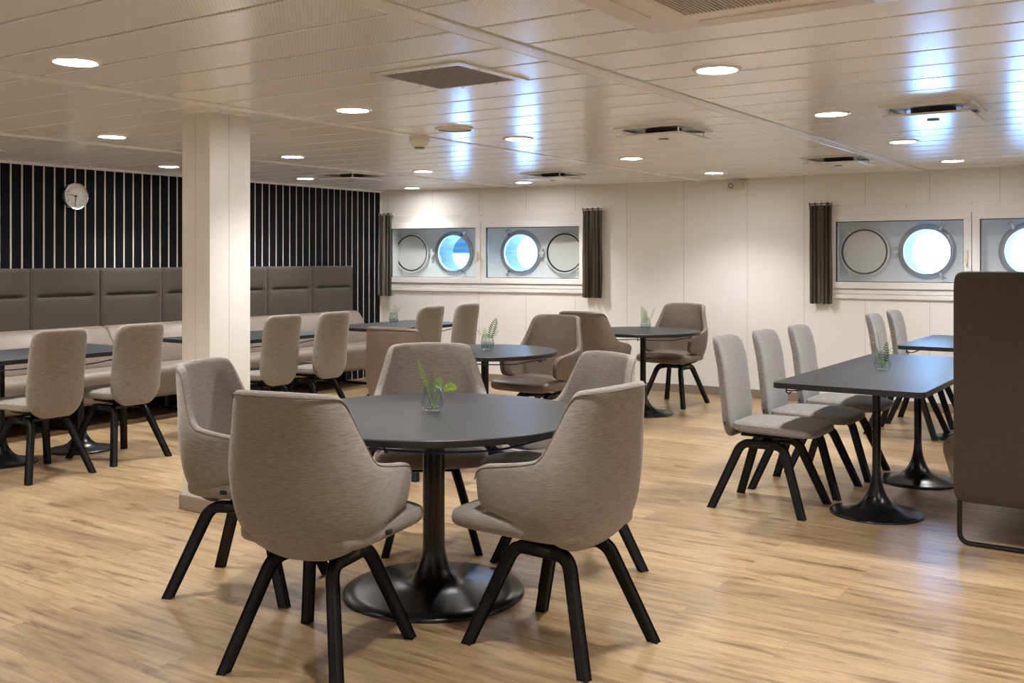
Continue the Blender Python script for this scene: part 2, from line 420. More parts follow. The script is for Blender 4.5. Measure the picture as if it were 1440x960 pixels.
# ------------------------------------------------------------------ windows
def ring_plate(bm, x0, x1, z0, z1, y, circles, r, n=40):
    """flat plate at depth y with round holes; one cell per hole"""
    edges = [x0] + [(circles[i] + circles[i + 1]) / 2 for i in range(len(circles) - 1)] + [x1]
    for c, a, b in zip(circles, edges, edges[1:]):
        zc = 1.424
        inner = []; outer = []
        angs = [2 * PI * i / n + PI / n for i in range(n)]
        for t in angs:
            ct, st = math.cos(t), math.sin(t)
            inner.append(bm.verts.new((c + r * ct, y, zc + r * st)))
            s = 1e9
            if ct > 1e-6: s = min(s, (b - c) / ct)
            if ct < -1e-6: s = min(s, (a - c) / ct)
            if st > 1e-6: s = min(s, (z1 - zc) / st)
            if st < -1e-6: s = min(s, (z0 - zc) / st)
            outer.append(bm.verts.new((c + s * ct, y, zc + s * st)))
        for i in range(n): bm.faces.new((inner[i], inner[(i + 1) % n], outer[(i + 1) % n], outer[i]))
        # corners left open by the fan
        for X in (a, b):
            for Z in (z0, z1):
                q = sorted(outer, key=lambda v: (v.co.x - X) ** 2 + (v.co.z - Z) ** 2)[:2]
                bm.faces.new((q[0], bm.verts.new((X, y, Z)), q[1]))

def hollow(bm, x0, x1, z0, z1, w, y0, y1, bev=.004):
    """rectangular frame of member width w"""
    box(bm, x0, x1, y0, y1, z1 - w, z1, bev, 1); box(bm, x0, x1, y0, y1, z0, z0 + w, bev, 1)
    box(bm, x0, x0 + w, y0, y1, z0 + w - .002, z1 - w + .002, 0); box(bm, x1 - w, x1, y0, y1, z0 + w - .002, z1 - w + .002, 0)

def window(name, W):
    mu = W['mull']; org = (*W['org'], 0); rot = (0, 0, W['ang'])
    a, b = mu - HW, mu + HW
    # root: the cover plates round the opening
    bm = B()
    box(bm, a, b, -.012, 0, Z1 - .002, 1.857, .003, 1)
    box(bm, a, b, -.010, 0, 1.034, Z0 - .012, .003, 1); box(bm, a, b, -.018, 0, .990, 1.028, .003, 1)
    root = struct(obj(name, bm, M['white'], loc=org, rot=rot, smooth=False))
    # reveal box back to the hull
    D = .25; bm = B()
    x0, x1, z0, z1 = a + .03, b - .03, Z0 + .03, Z1 - .03
    box(bm, x0 - .012, x0, .06, D + .02, z0, z1); box(bm, x1, x1 + .012, .06, D + .02, z0, z1)
    box(bm, x0 - .012, x1 + .012, .06, D + .02, z1, z1 + .012); box(bm, x0 - .012, x1 + .012, .06, D + .02, z0 - .012, z0)
    obj('window_reveal', bm, M['hull'], root, smooth=False)
    # two sashes with their frames and panes
    for s0, s1 in ((a, mu - .003), (mu + .003, b)):
        bm = B(); hollow(bm, s0, s1, Z0, Z1, .062, -.022, .03)
        sash = obj('window_frame', bm, M['white'], root, smooth=False)
        bm = B(); hollow(bm, s0 + .06, s1 - .06, Z0 + .06, Z1 - .06, .008, -.012, .012, 0); obj('glazing_gasket', bm, M['gasket'], sash, smooth=False)
        bm = B(); box(bm, s0 + .06, s1 - .06, -.003, .003, Z0 + .06, Z1 - .06); obj('window_pane', bm, M['pane'], sash, smooth=False)
    # handle beside the meeting stile
    bm = B(); box(bm, mu - .048, mu - .022, -.034, -.022, 1.36, 1.44, .004, 2); box(bm, mu - .044, mu - .026, -.058, -.044, 1.32, 1.435, .005, 2); box(bm, mu - .042, mu - .028, -.05, -.03, 1.405, 1.43, 0)
    obj('window_handle', bm, M['plastic'], root)
    # hull plate with the port openings
    off = W.get('off', 0)
    ports = [mu + off - .425, mu + off + .425]; covs = [mu + off - .972, mu + off + .972]
    zc, R = 1.424, .207
    bm = B(); ring_plate(bm, a - .2, b + .2, .9, 1.95, D, ports, R); obj('hull_plate', bm, M['hull'], root, smooth=False)
    for px, cx in zip(ports, covs):
        sg = 1 if cx > px else -1
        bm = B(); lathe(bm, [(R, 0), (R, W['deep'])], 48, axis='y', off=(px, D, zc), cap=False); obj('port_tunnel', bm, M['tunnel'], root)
        bm = B(); lathe(bm, [(R - .004, .0), (R + .045, .0), (R + .045, -.012), (R + .03, -.022), (R + .005, -.022), (R - .004, -.014), (R - .004, 0)], 56, axis='y', off=(px, D - .001, zc), cap=False)
        ring = obj('porthole_ring', bm, M['steel'], root)
        bm = B()
        for i in range(16):
            t = 2 * PI * i / 16; lathe(bm, [(.006, 0), (.006, -.008)], 8, axis='y', off=(px + (R + .026) * math.cos(t), D - .02, zc + (R + .026) * math.sin(t)))
        obj('ring_bolt', bm, M['steel'], ring)
        bm = B(); lathe(bm, [(R, .0), (R, .006)], 48, axis='y', off=(px, D + .02, zc)); obj('porthole_glass', bm, M['pane'], root)
        # screw dogs, two on the side away from the cover
        for up in (1, -1):
            bm = B(); t = math.radians(58 if up > 0 else -58); ux, uz = -sg * math.cos(t), math.sin(t)
            p = Vector((px + ux * (R + .035), D - .03, zc + uz * (R + .035))); q = p + Vector((ux, 0, uz)) * .055
            tube(bm, [p, q], .012, 10); tube(bm, [q - Vector((uz, 0, -ux)) * .02, q + Vector((uz, 0, -ux)) * .02], .010, 8)
            tube(bm, [p + Vector((0, .025, 0)), p + Vector((0, -.025, 0))], .014, 10)
            obj('screw_dog', bm, M['chrome'], root)
        # deadlight cover swung open flat against the plate
        bm = B(); lathe(bm, [(.232, .03), (.232, -.012), (.226, -.02), (.214, -.02), (.214, -.006), (.2135, -.004)], 64, axis='y', off=(cx, D - .035, zc), cap=False)
        cov = obj('deadlight_rim', bm, M['deadlight'], root)
        bm = B(); lathe(bm, [(.2145, .0), (.2145, -.014), (.198, -.014), (.198, 0)], 64, axis='y', off=(cx, D - .035, zc), cap=False); obj('deadlight_gasket', bm, M['gasket'], cov)
        bm = B(); lathe(bm, [(.199, -.008), (.15, -.010), (.001, -.012)], 64, axis='y', off=(cx, D - .035, zc), cap=False); obj('deadlight_cover', bm, M['deadlight'], cov)
        # hinge between ring and cover, and two lugs
        hx = (px + cx) / 2 - sg * .002
        bm = B(); box(bm, hx - .028, hx + .028, D - .05, D - .01, zc - .018, zc + .018, .004, 1)
        for dz in (-.034, .034): lathe(bm, [(.016, -.022), (.016, .022)], 14, cx=0, cy=0, axis='y', off=(hx, D - .035, zc + dz))
        tube(bm, [(hx, D - .035, zc - .045), (hx, D - .035, zc + .045)], .008, 10)
        obj('deadlight_hinge', bm, M['white'], root)
        for up in (1, -1):
            t = math.radians(52 if up > 0 else -52); ux, uz = sg * math.cos(t), math.sin(t)
            p = Vector((cx + ux * .245, D - .03, zc + uz * .245)); bm = B(); v = Vector((uz, 0, -ux)) * .018
            for s in (1, -1): tube(bm, [p + v * s - Vector((ux, 0, uz)) * .02, p + v * s + Vector((ux, 0, uz)) * .022], .008, 8)
            tube(bm, [p - v, p + v], .007, 8); obj('deadlight_lug', bm, M['white'], root)
    # screws in the top plate
    bm = B()
    for i in range(5):
        t = a + .15 + (b - a - .3) * i / 4; lathe(bm, [(.005, 0), (.004, -.003)], 8, axis='y', off=(t, -.012, 1.835))
    obj('plate_screw', bm, M['chrome'], root)
W1['off'] = -.055
window('window_1', W1); window('window_2', W2)

# curtains
def curtain(t0, t1, z0, z1, W, label, seed):
    rnd = random.Random(seed); w = t1 - t0; n = 84; nz = 26
    ph = [rnd.uniform(-.4, .4) for _ in range(6)]
    bm = B(); rows = []
    for j in range(nz + 1):
        v = j / nz; z = z0 + (z1 - z0) * v; row = []
        for i in range(n + 1):
            u = i / n
            amp = .026 * (1 - .25 * v) + .006 * math.sin(3 * v + seed)
            a = 2 * PI * (4.5 * u) + .5 * math.sin(5 * v + ph[0]) + ph[1] + .8 * math.sin(2 * PI * u + ph[2])
            y = -.05 - amp * math.sin(a) - .006 * math.sin(2.3 * a + 4 * v)
            flare = 1 + .10 * max(0, (v - .93) / .07) - .03 * math.sin(PI * v)
            x = (u - .5) * w * flare + .010 * math.cos(a)
            row.append(bm.verts.new((x, y, z + (.006 * math.sin(a) if j in (0, nz) else 0))))
        rows.append(row)
    for r0, r1 in zip(rows, rows[1:]):
        for i in range(n): bm.faces.new((r0[i], r0[i + 1], r1[i + 1], r1[i]))
    c = bmesh.ops.solidify(bm, geom=bm.faces[:], thickness=.003)
    u = Vector((math.cos(W['ang']), math.sin(W['ang']))); o2 = Vector(W['org']) + u * (t0 + t1) / 2
    root = thing('window_curtain', label, 'curtain', (o2.x, o2.y, 0), W['ang'], 'short striped curtains beside the windows')
    obj('curtain_cloth', bm, M['curtain'], root)
    bm = B(); tube(bm, [(-w * .46, -.045, z1 - .02), (w * .46, -.045, z1 - .02)], .005, 8)
    for s in (-.4, .4): tube(bm, [(w * s, -.045, z1 - .02), (w * s, 0, z1 - .02)], .005, 8)
    obj('curtain_rail', bm, M['white'], root)
    bm = B(); box(bm, w * .48, w * .62, -.065, -.03, z1 - .03, z1 - .002, .004, 1); obj('curtain_stop', bm, M['white'], root)
curtain(-3.85, -3.62, .93, 1.885, W1, 'short dark striped curtain in the corner next to the black slatted wall', 3)
curtain(-1.262, -1.035, .95, 1.892, W1, 'short dark striped curtain at the inner side of the window near the booth corner', 8)
curtain(-3.08, -2.862, .94, 1.884, W2, 'short dark striped curtain on the wall behind the three daylight-greyed dining chairs', 5)

# wall sockets high on the window wall
root = thing('wall_socket', 'cream twin wall outlet and switch box high under the ceiling', 'socket', (-3.83, YB, 2.08))
bm = B(); box(bm, -.085, -.005, -.02, 0, -.042, .042, .006, 2); obj('socket_plate', bm, M['plastic'], root)
bm = B(); lathe(bm, [(.026, -.001), (.026, -.004), (.020, -.0045)], 24, axis='y', off=(-.045, -.018, 0)); obj('socket_well', bm, M['plastic_dark'], root)
bm = B(); lathe(bm, [(.017, -.005), (.016, -.009)], 24, axis='y', off=(-.045, -.018, 0)); obj('socket_core', bm, M['plastic'], root)
bm = B(); box(bm, .0, .09, -.045, 0, -.042, .05, .006, 2); obj('switch_box', bm, M['plastic'], root)

# ------------------------------------------------------------------ column
cx0, cx1, cy0, cy1 = -4.615, -4.385, 3.585, 3.865
bm = B(); box(bm, cx0, cx1, cy0, cy1, 0, CEIL + .005, .004, 2)
col = struct(obj('column', bm, M['column']))
bm = B()
for t in (cx0 + .115,): box(bm, t - .0015, t + .0015, cy0 - .0006, cy0, .09, CEIL)
for t in (cy0 + .13,): box(bm, cx1, cx1 + .0006, t - .0015, t + .0015, .09, CEIL)
obj('panel_joint', bm, M['joint'], col, smooth=False)
bm = B(); box(bm, cx0 - .012, cx1 + .012, cy0 - .012, cy1 + .012, 0, .075, .002, 1)
struct(obj('baseboard_column', bm, M['skirting'], smooth=False))

# ------------------------------------------------------------------ ceiling fittings
cols = {-7.25: 'over the booth bench', -5.77: 'over the slim beige chairs', -3.69: 'over the round tables', -1.66: 'over the slim daylight-greyed chairs', .37: 'added unseen over the high-backed sofa'}  # sofa column is added out of view for bounce light
rows = [(8.70, 'first'), (7.08, 'second'), (5.50, 'third'), (3.945, 'fourth'), (2.36, 'fifth'), (-2.0, 'unseen added sixth')]  # last row is added behind the camera for bounce light
SP = []
lamp0 = None
for X, where in cols.items():
    for Y, nth in rows:
        if X == .37 and Y > 8: pass
        label = f'lit round recessed downlight {where}, {nth} from window wall'
        if lamp0 is None:
            lamp0 = thing('ceiling_downlight', label, 'ceiling light', (X, Y, CEIL), 0, 'round recessed downlights')
            bm = B(); lathe(bm, [(.080, .0), (.078, -.004), (.084, -.009), (.094, -.008), (.099, -.004), (.100, 0)], 48, cap=False); obj('trim_ring', bm, M['white_gloss'], lamp0)
            bm = B(); lathe(bm, [(.079, -.003), (.06, -.005), (.001, -.006)], 48, cap=False); obj('diffuser', bm, M['lamp'], lamp0)
            r = lamp0
        else:
            r = dup(lamp0, (X, Y, CEIL), 0, label, 'round recessed downlights')
        ld = bpy.data.lights.get('downlight_beam')
        if ld is None:
            ld = bpy.data.lights.new('downlight_beam', 'SPOT'); ld.energy = 47; ld.color = (.98, .985, .985); ld.spot_size = math.radians(122); ld.spot_blend = .75; ld.shadow_soft_size = .07
        lo = bpy.data.objects.new('downlight_beam', ld); C.objects.link(lo); lo.parent = r; lo.location = (0, 0, -.02)

def diffuser_plate(X, Y, label, first=[None]):
    if first[0]: return dup(first[0], (X, Y, CEIL), 0, label, 'square swirl diffusers hung below the ceiling')
    h = .212; r = thing('ceiling_diffuser', label, 'air vent', (X, Y, CEIL), 0, 'square swirl diffusers hung below the ceiling')
    bm = B(); hollow2(bm, h + .012, .03, -.012, 0); obj('mounting_frame', bm, M['white_gloss'], r, smooth=False)
    bm = B(); lathe(bm, [(.11, -.001), (.11, -.018), (.09, -.024), (.02, -.026)], 32); obj('air_throat', bm, plain('grey plenum', (.07, .068, .065), .6), r)
    bm = B(); box(bm, -h, h, -h, h, -.056, -.044, .002, 1); obj('face_plate', bm, M['white_gloss'], r, smooth=False)
    bm = B(); lathe(bm, [(.032, -.0585), (.03, -.062), (.001, -.063)], 24, cap=False); obj('center_button', bm, M['grille_grey'], r)
    for sx in (-1, 1):
        for sy in (-1, 1): obj('support_pin', tube(B(), [(sx * (h - .03), sy * (h - .03), -.01), (sx * (h - .03), sy * (h - .03), -.05)], .006, 8), M['chrome'], r)
    first[0] = r; return r
def hollow2(bm, h, w, z0, z1):
    box(bm, -h, h, -h, -h + w, z0, z1, .002, 1); box(bm, -h, h, h - w, h, z0, z1, .002, 1)
    box(bm, -h, -h + w, -h + w, h - w, z0, z1); box(bm, h - w, h, -h + w, h - w, z0, z1)
for X, Y, lb in ((-1.17, 5.63, 'square white air diffuser plate above the near rectangular table with daylight sheen'),
                 (-2.71, 5.62, 'square white air diffuser plate just beside the ceiling joint strip, mid room'),
                 (-2.36, 8.0, 'square white air diffuser plate near window wall above the three dining chairs'),
                 (-4.98, 8.0, 'square white air diffuser plate in front of the double window by the booth'),
                 (-6.58, 7.02, 'square white air diffuser plate next to the slatted wall')):
    diffuser_plate(X, Y, lb)

r = thing('ceiling_grille', 'square grey mesh vent grille in white screwed frame on ceiling', 'air vent', (-2.68, 3.46, CEIL))
bm = B(); hollow2(bm, .25, .045, -.008, 0); obj('grille_frame', bm, M['white_gloss'], r, smooth=False)
bm = B(); box(bm, -.208, .208, -.208, .208, -.0015, 0); obj('grille_backing', bm, M['grille_grey'], r, smooth=False)
bm = B()
for i in range(30):
    t = -.205 + .41 * i / 29; box(bm, t - .002, t + .002, -.206, .206, -.006, -.002); box(bm, -.206, .206, t - .002, t + .002, -.005, -.0025)
obj('grille_mesh', bm, plain('grille wire', (.36, .34, .30), .5), r, smooth=False)
bm = B()
for i in range(8):
    a = i * PI / 4 + .4; s = .228 / max(abs(math.cos(a)), abs(math.sin(a))); lathe(bm, [(.006, -.008), (.005, -.011)], 8, cx=s * math.cos(a), cy=s * math.sin(a))
obj('frame_screw', bm, M['chrome'], r)

r = thing('smoke_detector', 'white dome smoke detector on the ceiling joint', 'smoke detector', (-4.17, 5.08, CEIL))
bm = B(); lathe(bm, [(.065, 0), (.066, -.03), (.063, -.034), (.06, -.036), (.052, -.055), (.035, -.068)], 32); obj('detector_body', bm, M['white'], r)
bm = B(); lathe(bm, [(.034, -.066), (.034, -.074), (.02, -.078)], 24); obj('sensor_head', bm, M['plastic_dark'], r)
bm = B(); lathe(bm, [(.026, -.074), (.030, -.084), (.020, -.088)], 24); obj('sensor_cap', bm, M['white'], r)
r = thing('ceiling_speaker', 'round flat white loudspeaker disc in ceiling beside smoke detector', 'speaker', (-3.72, 4.86, CEIL))
bm = B(); lathe(bm, [(.118, 0), (.117, -.008), (.105, -.013), (.098, -.010)], 48, cap=False); obj('speaker_rim', bm, M['white_gloss'], r)
bm = B(); lathe(bm, [(.100, -.004), (.07, -.009), (.001, -.010)], 48, cap=False); obj('speaker_mesh', bm, M['speaker'], r)

r = thing('air_conditioner', 'large white ceiling cassette air conditioner with grey centre grille', 'air conditioner', (-1.06, 2.62, CEIL))
bm = B(); box(bm, -.475, .475, -.475, .475, -.03, .0, .012, 3); obj('cassette_panel', bm, plain('cassette plastic', (.80, .755, .72), .4), r)
bm = B(); box(bm, -.285, .285, -.285, .285, -.034, -.028, .004, 1); gr = obj('intake_frame', bm, plain('intake plastic', (.74, .695, .66), .45), r)
bm = B()
for i in range(40):
    t = -.25 + .5 * i / 39; box(bm, t - .0035, t + .0035, -.255, .255, -.038, -.033)
obj('intake_slats', bm, plain('intake slat', (.46, .42, .38), .5), gr, smooth=False)
for k in range(4):
    bm = B(); prism(bm, rrect(-.27, .27, -.445, -.365, .03), -.0345, -.029); obj('outlet_flap', bm, plain('flap plastic', (.72, .68, .65), .35) if k == 0 else bpy.data.materials['flap plastic'], r, rot=(0, 0, k * PI / 2))

# ------------------------------------------------------------------ clock
r = thing('wall_clock', 'round chrome rimmed wall clock on the black slatted wall', 'clock', (XL + .024, 5.057, 1.888))
bm = B(); lathe(bm, [(.108, 0), (.116, .006), (.116, .026), (.110, .036), (.102, .034), (.100, .022)], 56, axis='x', cap=False)
bm2 = obj('clock_rim', bm, M['chrome'], r)
bm = B(); lathe(bm, [(.108, 0), (.108, .018), (.101, .021), (.001, .0212)], 56, axis='x', cap=False); obj('clock_face', bm, M['clock_face'], r)
bm = B()
def hand(bm, ang, l, w, x):
    c, s = math.sin(ang), math.cos(ang)   # clockwise from twelve; local +y runs to the viewer's right
    pts = [(-w, -.012), (w, -.012), (w * .6, l), (-w * .6, l)]
    lo = [bm.verts.new((x, p * s + q * c, q * s - p * c)) for p, q in pts]; hi = [bm.verts.new((x + .002, p * s + q * c, q * s - p * c)) for p, q in pts]
    for i in range(4): bm.faces.new((lo[i], lo[(i + 1) % 4], hi[(i + 1) % 4], hi[i]))
    bm.faces.new(lo); bm.faces.new(hi)
hand(bm, math.radians(285), .062, .004, .024); obj('hour_hand', bm, M['ink'], r, smooth=False)
bm = B(); hand(bm, math.radians(188), .085, .003, .027); lathe(bm, [(.007, .022), (.007, .031)], 12, axis='x'); obj('minute_hand', bm, M['ink'], r, smooth=False)
nb = B()
for h in range(1, 13):
    fc = bpy.data.curves.new('num', 'FONT'); fc.body = str(h); fc.size = .026; fc.align_x = 'CENTER'; fc.align_y = 'CENTER'; fc.extrude = .0004
    fo = bpy.data.objects.new('num', fc); C.objects.link(fo)
    me = bpy.data.meshes.new_from_object(fo.evaluated_get(bpy.context.evaluated_depsgraph_get()))
    a = math.radians(30 * h)
    me.transform(Matrix(((0, 0, 1, .0218), (1, 0, 0, .078 * math.sin(a)), (0, 1, 0, .078 * math.cos(a)), (0, 0, 0, 1))))
    nb.from_mesh(me); bpy.data.objects.remove(fo); bpy.data.curves.remove(fc); bpy.data.meshes.remove(me)
obj('clock_numerals', nb, M['ink'], r, smooth=False)
bm = B(); tube(bm, [(.02, 0, -.113), (.02, 0, -.128)], .005, 8); obj('setting_knob', bm, M['chrome'], r)
bm = B(); lathe(bm, [(.101, .0325), (.06, .0345), (.001, .0355)], 40, axis='x', cap=False); obj('clock_glass', bm, M['pane'], r)

# ------------------------------------------------------------------ chairs
def arch_leg(yt, yf, ztop=.375, xt=.082, xf=.252, w=.044, d=.036):
    """bent wooden arch: front foot, flat crown, rear foot, rectangular section"""
    zc = ztop - w / 2
    ctrl = [(-xf, 0), (-xt - .035, zc), (xt + .035, zc), (xf, 0)]
    pts = [Vector((ctrl[0][0], 0, 0))]
    P = [Vector((x, 0, z)) for x, z in ctrl]
    pts += arcpts(P[0], P[1], P[2], .05, 8) + arcpts(P[1], P[2], P[3], .05, 8) + [P[3]]
    bm = B(); rings = []
    for i, p in enumerate(pts):
        t = (pts[min(i + 1, len(pts) - 1)] - pts[max(i - 1, 0)]).normalized()
        nrm = Vector((-t.z, 0, t.x))
        hw = w / 2
        if i == 0 or i == len(pts) - 1:
            nrm = Vector((-1 if i == 0 else 1, 0, 0)); hw = w / 2 * .98
        y = yt + (yf - yt) * (1 - max(0, p.z) / zc)
        ring = []
        c = .005
        for a, b in ((-1, -1), (-1, 1), (1, 1), (1, -1)):
            # chamfered corners
            pr = ((a * (hw - c), b * d / 2), (a * hw, b * (d / 2 - c)))
            if (a, b) in ((-1, 1), (1, -1)): pr = pr[::-1]
            for (q, s) in (pr[::-1] if (a, b) in ((-1, -1), (-1, 1), (1, 1), (1, -1)) else pr):
                v = p + nrm * q; ring.append(bm.verts.new((v.x, y + s, max(0, v.z))))
        rings.append(ring)
    n = len(rings[0])
    for a, b in zip(rings, rings[1:]):
        for k in range(n): bm.faces.new((a[k], a[(k + 1) % n], b[(k + 1) % n], b[k]))
    bm.faces.new(rings[0]); bm.faces.new(rings[-1])
    return bm

def under_frame(root, ztop=.375, seat_z=.405):
    for s in (1, -1): obj('leg_arch', arch_leg(s * .115, s * .215, ztop), M['wood_black'], root, angle=50)
    bm = B(); box(bm, -.05, .05, -.13, .13, ztop - .034, ztop - .008, .006, 2); lathe(bm, [(.045, ztop - .01), (.045, seat_z - .012)], 20)
    box(bm, -.13, .15, -.10, .10, seat_z - .018, seat_z - .002, .005, 1)
    obj('swivel_base', bm, M['metal_black'], root)

wtab = smooth_tab([(.33, .105), (.36, .165), (.40, .215), (.44, .243), (.50, .264), (.58, .278), (.66, .284), (.72, .276), (.80, .256), (.87, .240), (.95, .232)], 70, 4)
xbt = smooth_tab([(.33, -.085), (.36, -.145), (.40, -.188), (.44, -.214), (.50, -.230), (.60, -.240), (.75, -.252), (.95, -.285)], 70, 4)
ztt = smooth_tab([(0, .934), (.22, .932), (.34, .929), (.39, .921), (.425, .892), (.455, .825), (.485, .762), (.515, .724), (.55, .703), (.60, .692), (.72, .678), (.88, .662), (.95, .650), (.985, .632), (1, .60)], 140, 2)
zbt = smooth_tab([(0, .346), (.2, .352), (.34, .378), (.46, .418), (.58, .448), (.70, .468), (.85, .482), (.95, .494), (.985, .512), (1, .535)], 120, 2)
def shell_pt(s, z):
    a = abs(s); sg = 1 if s >= 0 else -1
    w = interp(wtab, z); xb = interp(xbt, z); xc = xb + .175
    if a < .58:
        th = a / .58 * PI / 2; e = 2 / 2.7
        # even spacing of the superellipse
        x = xc - (xc - xb) * abs(math.cos(th)) ** e; y = w * abs(math.sin(th)) ** e
    else:
        t = (a - .58) / .42; x = xc + t * (.185 - xc); y = w * (1 - .02 * t - .05 * t * t)
    return Vector((x, sg * y, z))

def shell_mesh():
    NS, NV, T = 64, 14, .042
    bm = B(); out = []; inn = []
    svals = [-1 + 2 * i / NS for i in range(NS + 1)]
    vv = [0, .03, .1] + [.1 + .8 * i / (NV - 4) for i in range(1, NV - 4)] + [.9, .97, 1]
    for v in vv:
        ro = []; ri = []
        for s in svals:
            z0, z1 = interp(zbt, abs(s)), interp(ztt, abs(s)); z = z0 + (z1 - z0) * v
            p = shell_pt(s, z)
            h = .004; ds = shell_pt(min(1, s + h), z) - shell_pt(max(-1, s - h), z); dz = shell_pt(s, z + .01) - shell_pt(s, z - .01)
            n = ds.cross(dz)
            if n.length > 1e-9: n.normalize()
            if n.x * (p.x - .05) + n.y * p.y < 0: n = -n
            # keep the rims soft: slightly thinner towards every edge
            ed = min(1, min(v, 1 - v) / .10); es = min(1, (1 - abs(s)) / .05); k = (.72 + .28 * ed) * (.78 + .22 * es)
            off = (1 - k) * T * .5
            ro.append(bm.verts.new(p - n * off)); ri.append(bm.verts.new(p - n * (off + T * k)))
        out.append(ro); inn.append(ri)
    R = len(vv)
    for j in range(R - 1):
        for i in range(NS):
            bm.faces.new((out[j][i], out[j][i + 1], out[j + 1][i + 1], out[j + 1][i])); bm.faces.new((inn[j][i], inn[j + 1][i], inn[j + 1][i + 1], inn[j][i + 1]))
    for i in range(NS):
        bm.faces.new((out[0][i], inn[0][i], inn[0][i + 1], out[0][i + 1])); bm.faces.new((out[-1][i], out[-1][i + 1], inn[-1][i + 1], inn[-1][i]))
    for j in range(R - 1):
        bm.faces.new((out[j][0], out[j + 1][0], inn[j + 1][0], inn[j][0])); bm.faces.new((out[j][-1], inn[j][-1], inn[j + 1][-1], out[j + 1][-1]))
    return subsurf(bm, 1)

def piping_mesh():
    pts = []
    for i in range(121):
        s = -.995 + 1.99 * i / 120; z = interp(ztt, abs(s)) - .006
        p = shell_pt(s, z); c = Vector((.0, 0, z)); d = (p - c); d.z = 0; d.normalize()
        pts.append(p - d * .0022 + Vector((0, 0, -.006)))
    return tube(B(), pts, .0024, 6)

def seat_warp(p):
    # narrower at the back, dropping nose, crowned top
    f = (p.x + .27) / .54
    y = p.y * (.90 + .10 * min(1, max(0, f * 1.4)))
    z = p.z - .012 * max(0, f - .7) ** 2 * 10 * (.5 if p.z < 0 else 1)
    return Vector((p.x + .075, y, z + .448))
def seat_mesh(bx=.268, by=.262, th=.048):
    return superquad(B(), bx, by, th, .34, .55, 64, 18, seat_warp)

def make_armchair(name, label, cloth, group):
    t = thing(name, label, 'chair', (0, 0, 0), 0, group)
    sh = obj('shell', shell_mesh(), M[cloth], t)
    obj('piping', piping_mesh(), M['piping'], sh)
    obj('seat_cushion', seat_mesh(), M[cloth], t)
    under_frame(t)
    bm = B(); box(bm, .0, .025, -.264, -.250, .438, .452, .001, 1); obj('maker_tag', bm, M['tag'], t)
    if cloth == 'leather':
        bm = B(); pts = []
        for i in range(24):
            z = .50 + .16 * i / 23; p = shell_pt(0, z); pts.append((p.x + .047, .06 + .0 * i, z))
        tube(bm, pts, .003, 6); obj('back_seam', bm, M['piping'], sh)
    return t

def slim_back():
    def warp(p):
        v = (p.z + .276) / .552                       # 0 bottom .. 1 top
        y = p.y * (1 - .36 * max(0, (.26 - v) / .26) ** 2) * (1 - .045 * max(0, v - .3))
        lean = -.20 - .085 * v + .022 * math.sin(PI * v)
        return Vector((p.x + lean + .035 * (p.y / .18) ** 2 * (.4 + .6 * v), y, p.z + .651))
    return superquad(B(), .189, .276, .028, .26, .50, 72, 22, warp, 'yzx')
def slim_seat():
    def warp(p):
        f = (p.x + .24) / .48
        z = p.z - .010 * max(0, f - .65) ** 2 * 10 * (.4 if p.z < 0 else 1)
        return Vector((p.x + .075, p.y * (.86 + .14 * min(1, max(0, f * 1.5))), z + .447))
    return superquad(B(), .242, .215, .036, .36, .55, 64, 16, warp)
def make_slim(name, label, cloth, group):
    t = thing(name, label, 'chair', (0, 0, 0), 0, group)
    obj('backrest', slim_back(), M[cloth], t); obj('seat_cushion', slim_seat(), M[cloth], t)
    under_frame(t)
    bm = B(); box(bm, -.195, -.10, -.05, .05, .395, .409, .004, 1); obj('back_bracket', bm, M['metal_black'], t)
    bm = B(); box(bm, -.192, -.184, -.180, -.160, .452, .478, .001, 1); obj('maker_tag', bm, M['tag'], t)
    return t

def put(o, x, y, deg): o.location = (x, y, 0); o.rotation_euler = (0, 0, math.radians(deg)); return o
G1 = 'fabric armchairs around the large round table'
arm = make_armchair('fabric_armchair', 'greige fabric armchair seen from behind, nearest to camera, at front of large round table', 'wool', G1)
put(arm, -2.515, 2.53, 103)
dup(arm, (-1.89, 3.09, 0), math.radians(175), 'greige fabric armchair at right of the large round table, turned with its back outward', G1)
dup(arm, (-3.29, 2.90, 0), math.radians(22), 'greige fabric armchair in front of the white column, facing the large round table', G1)
dup(arm, (-2.33, 3.87, 0), math.radians(243), 'greige fabric armchair half hidden behind the rightmost armchair of the large round table', G1)
dup(arm, (-3.09, 3.85, 0), math.radians(-50), 'greige fabric armchair on the far side of large round table, behind the fern vase', G1)
G2 = 'brown leather armchairs at the small round tables'
lea = make_armchair('leather_armchair', 'brown leather armchair facing the camera behind the middle round table', 'leather', G2)
put(lea, -4.06, 6.36, 268)
dup(lea, (-4.21, 5.06, 0), math.radians(92), 'brown leather armchair with back turned, mostly hidden behind far fabric armchair', G2)
dup(lea, (-4.19, 7.37, 0), math.radians(92), 'brown leather armchair with back turned, left of the round table by the window wall', G2)
dup(lea, (-4.10, 8.74, 0), math.radians(268), 'brown leather armchair facing the camera against the cream window wall', G2)
G3 = 'slim fabric chairs along the booth tables'
sl = make_slim('dining_chair', 'slim beige chair with back turned at left edge of photo, first booth table', 'wool', G3)
put(sl, -6.10, 3.645, 180)
dup(sl, (-6.16, 4.265, 0), PI, 'slim beige chair with back turned just left of the white column, first booth table', G3)
dup(sl, (-6.15, 5.545, 0), PI, 'slim beige chair with back turned just right of the white column, second booth table', G3)
dup(sl, (-6.15, 6.10, 0), PI, 'slim beige chair with back turned before the end of the booth bench', G3)
dup(sl, (-6.13, 7.345, 0), PI, 'slim beige chair at the corner table under the double window, nearer the slatted wall', G3)
dup(sl, (-6.13, 7.905, 0), PI, 'slim beige chair at the corner table under the double window, farther from the slatted wall', G3)
G4 = 'slim grey chairs along the right-hand tables'
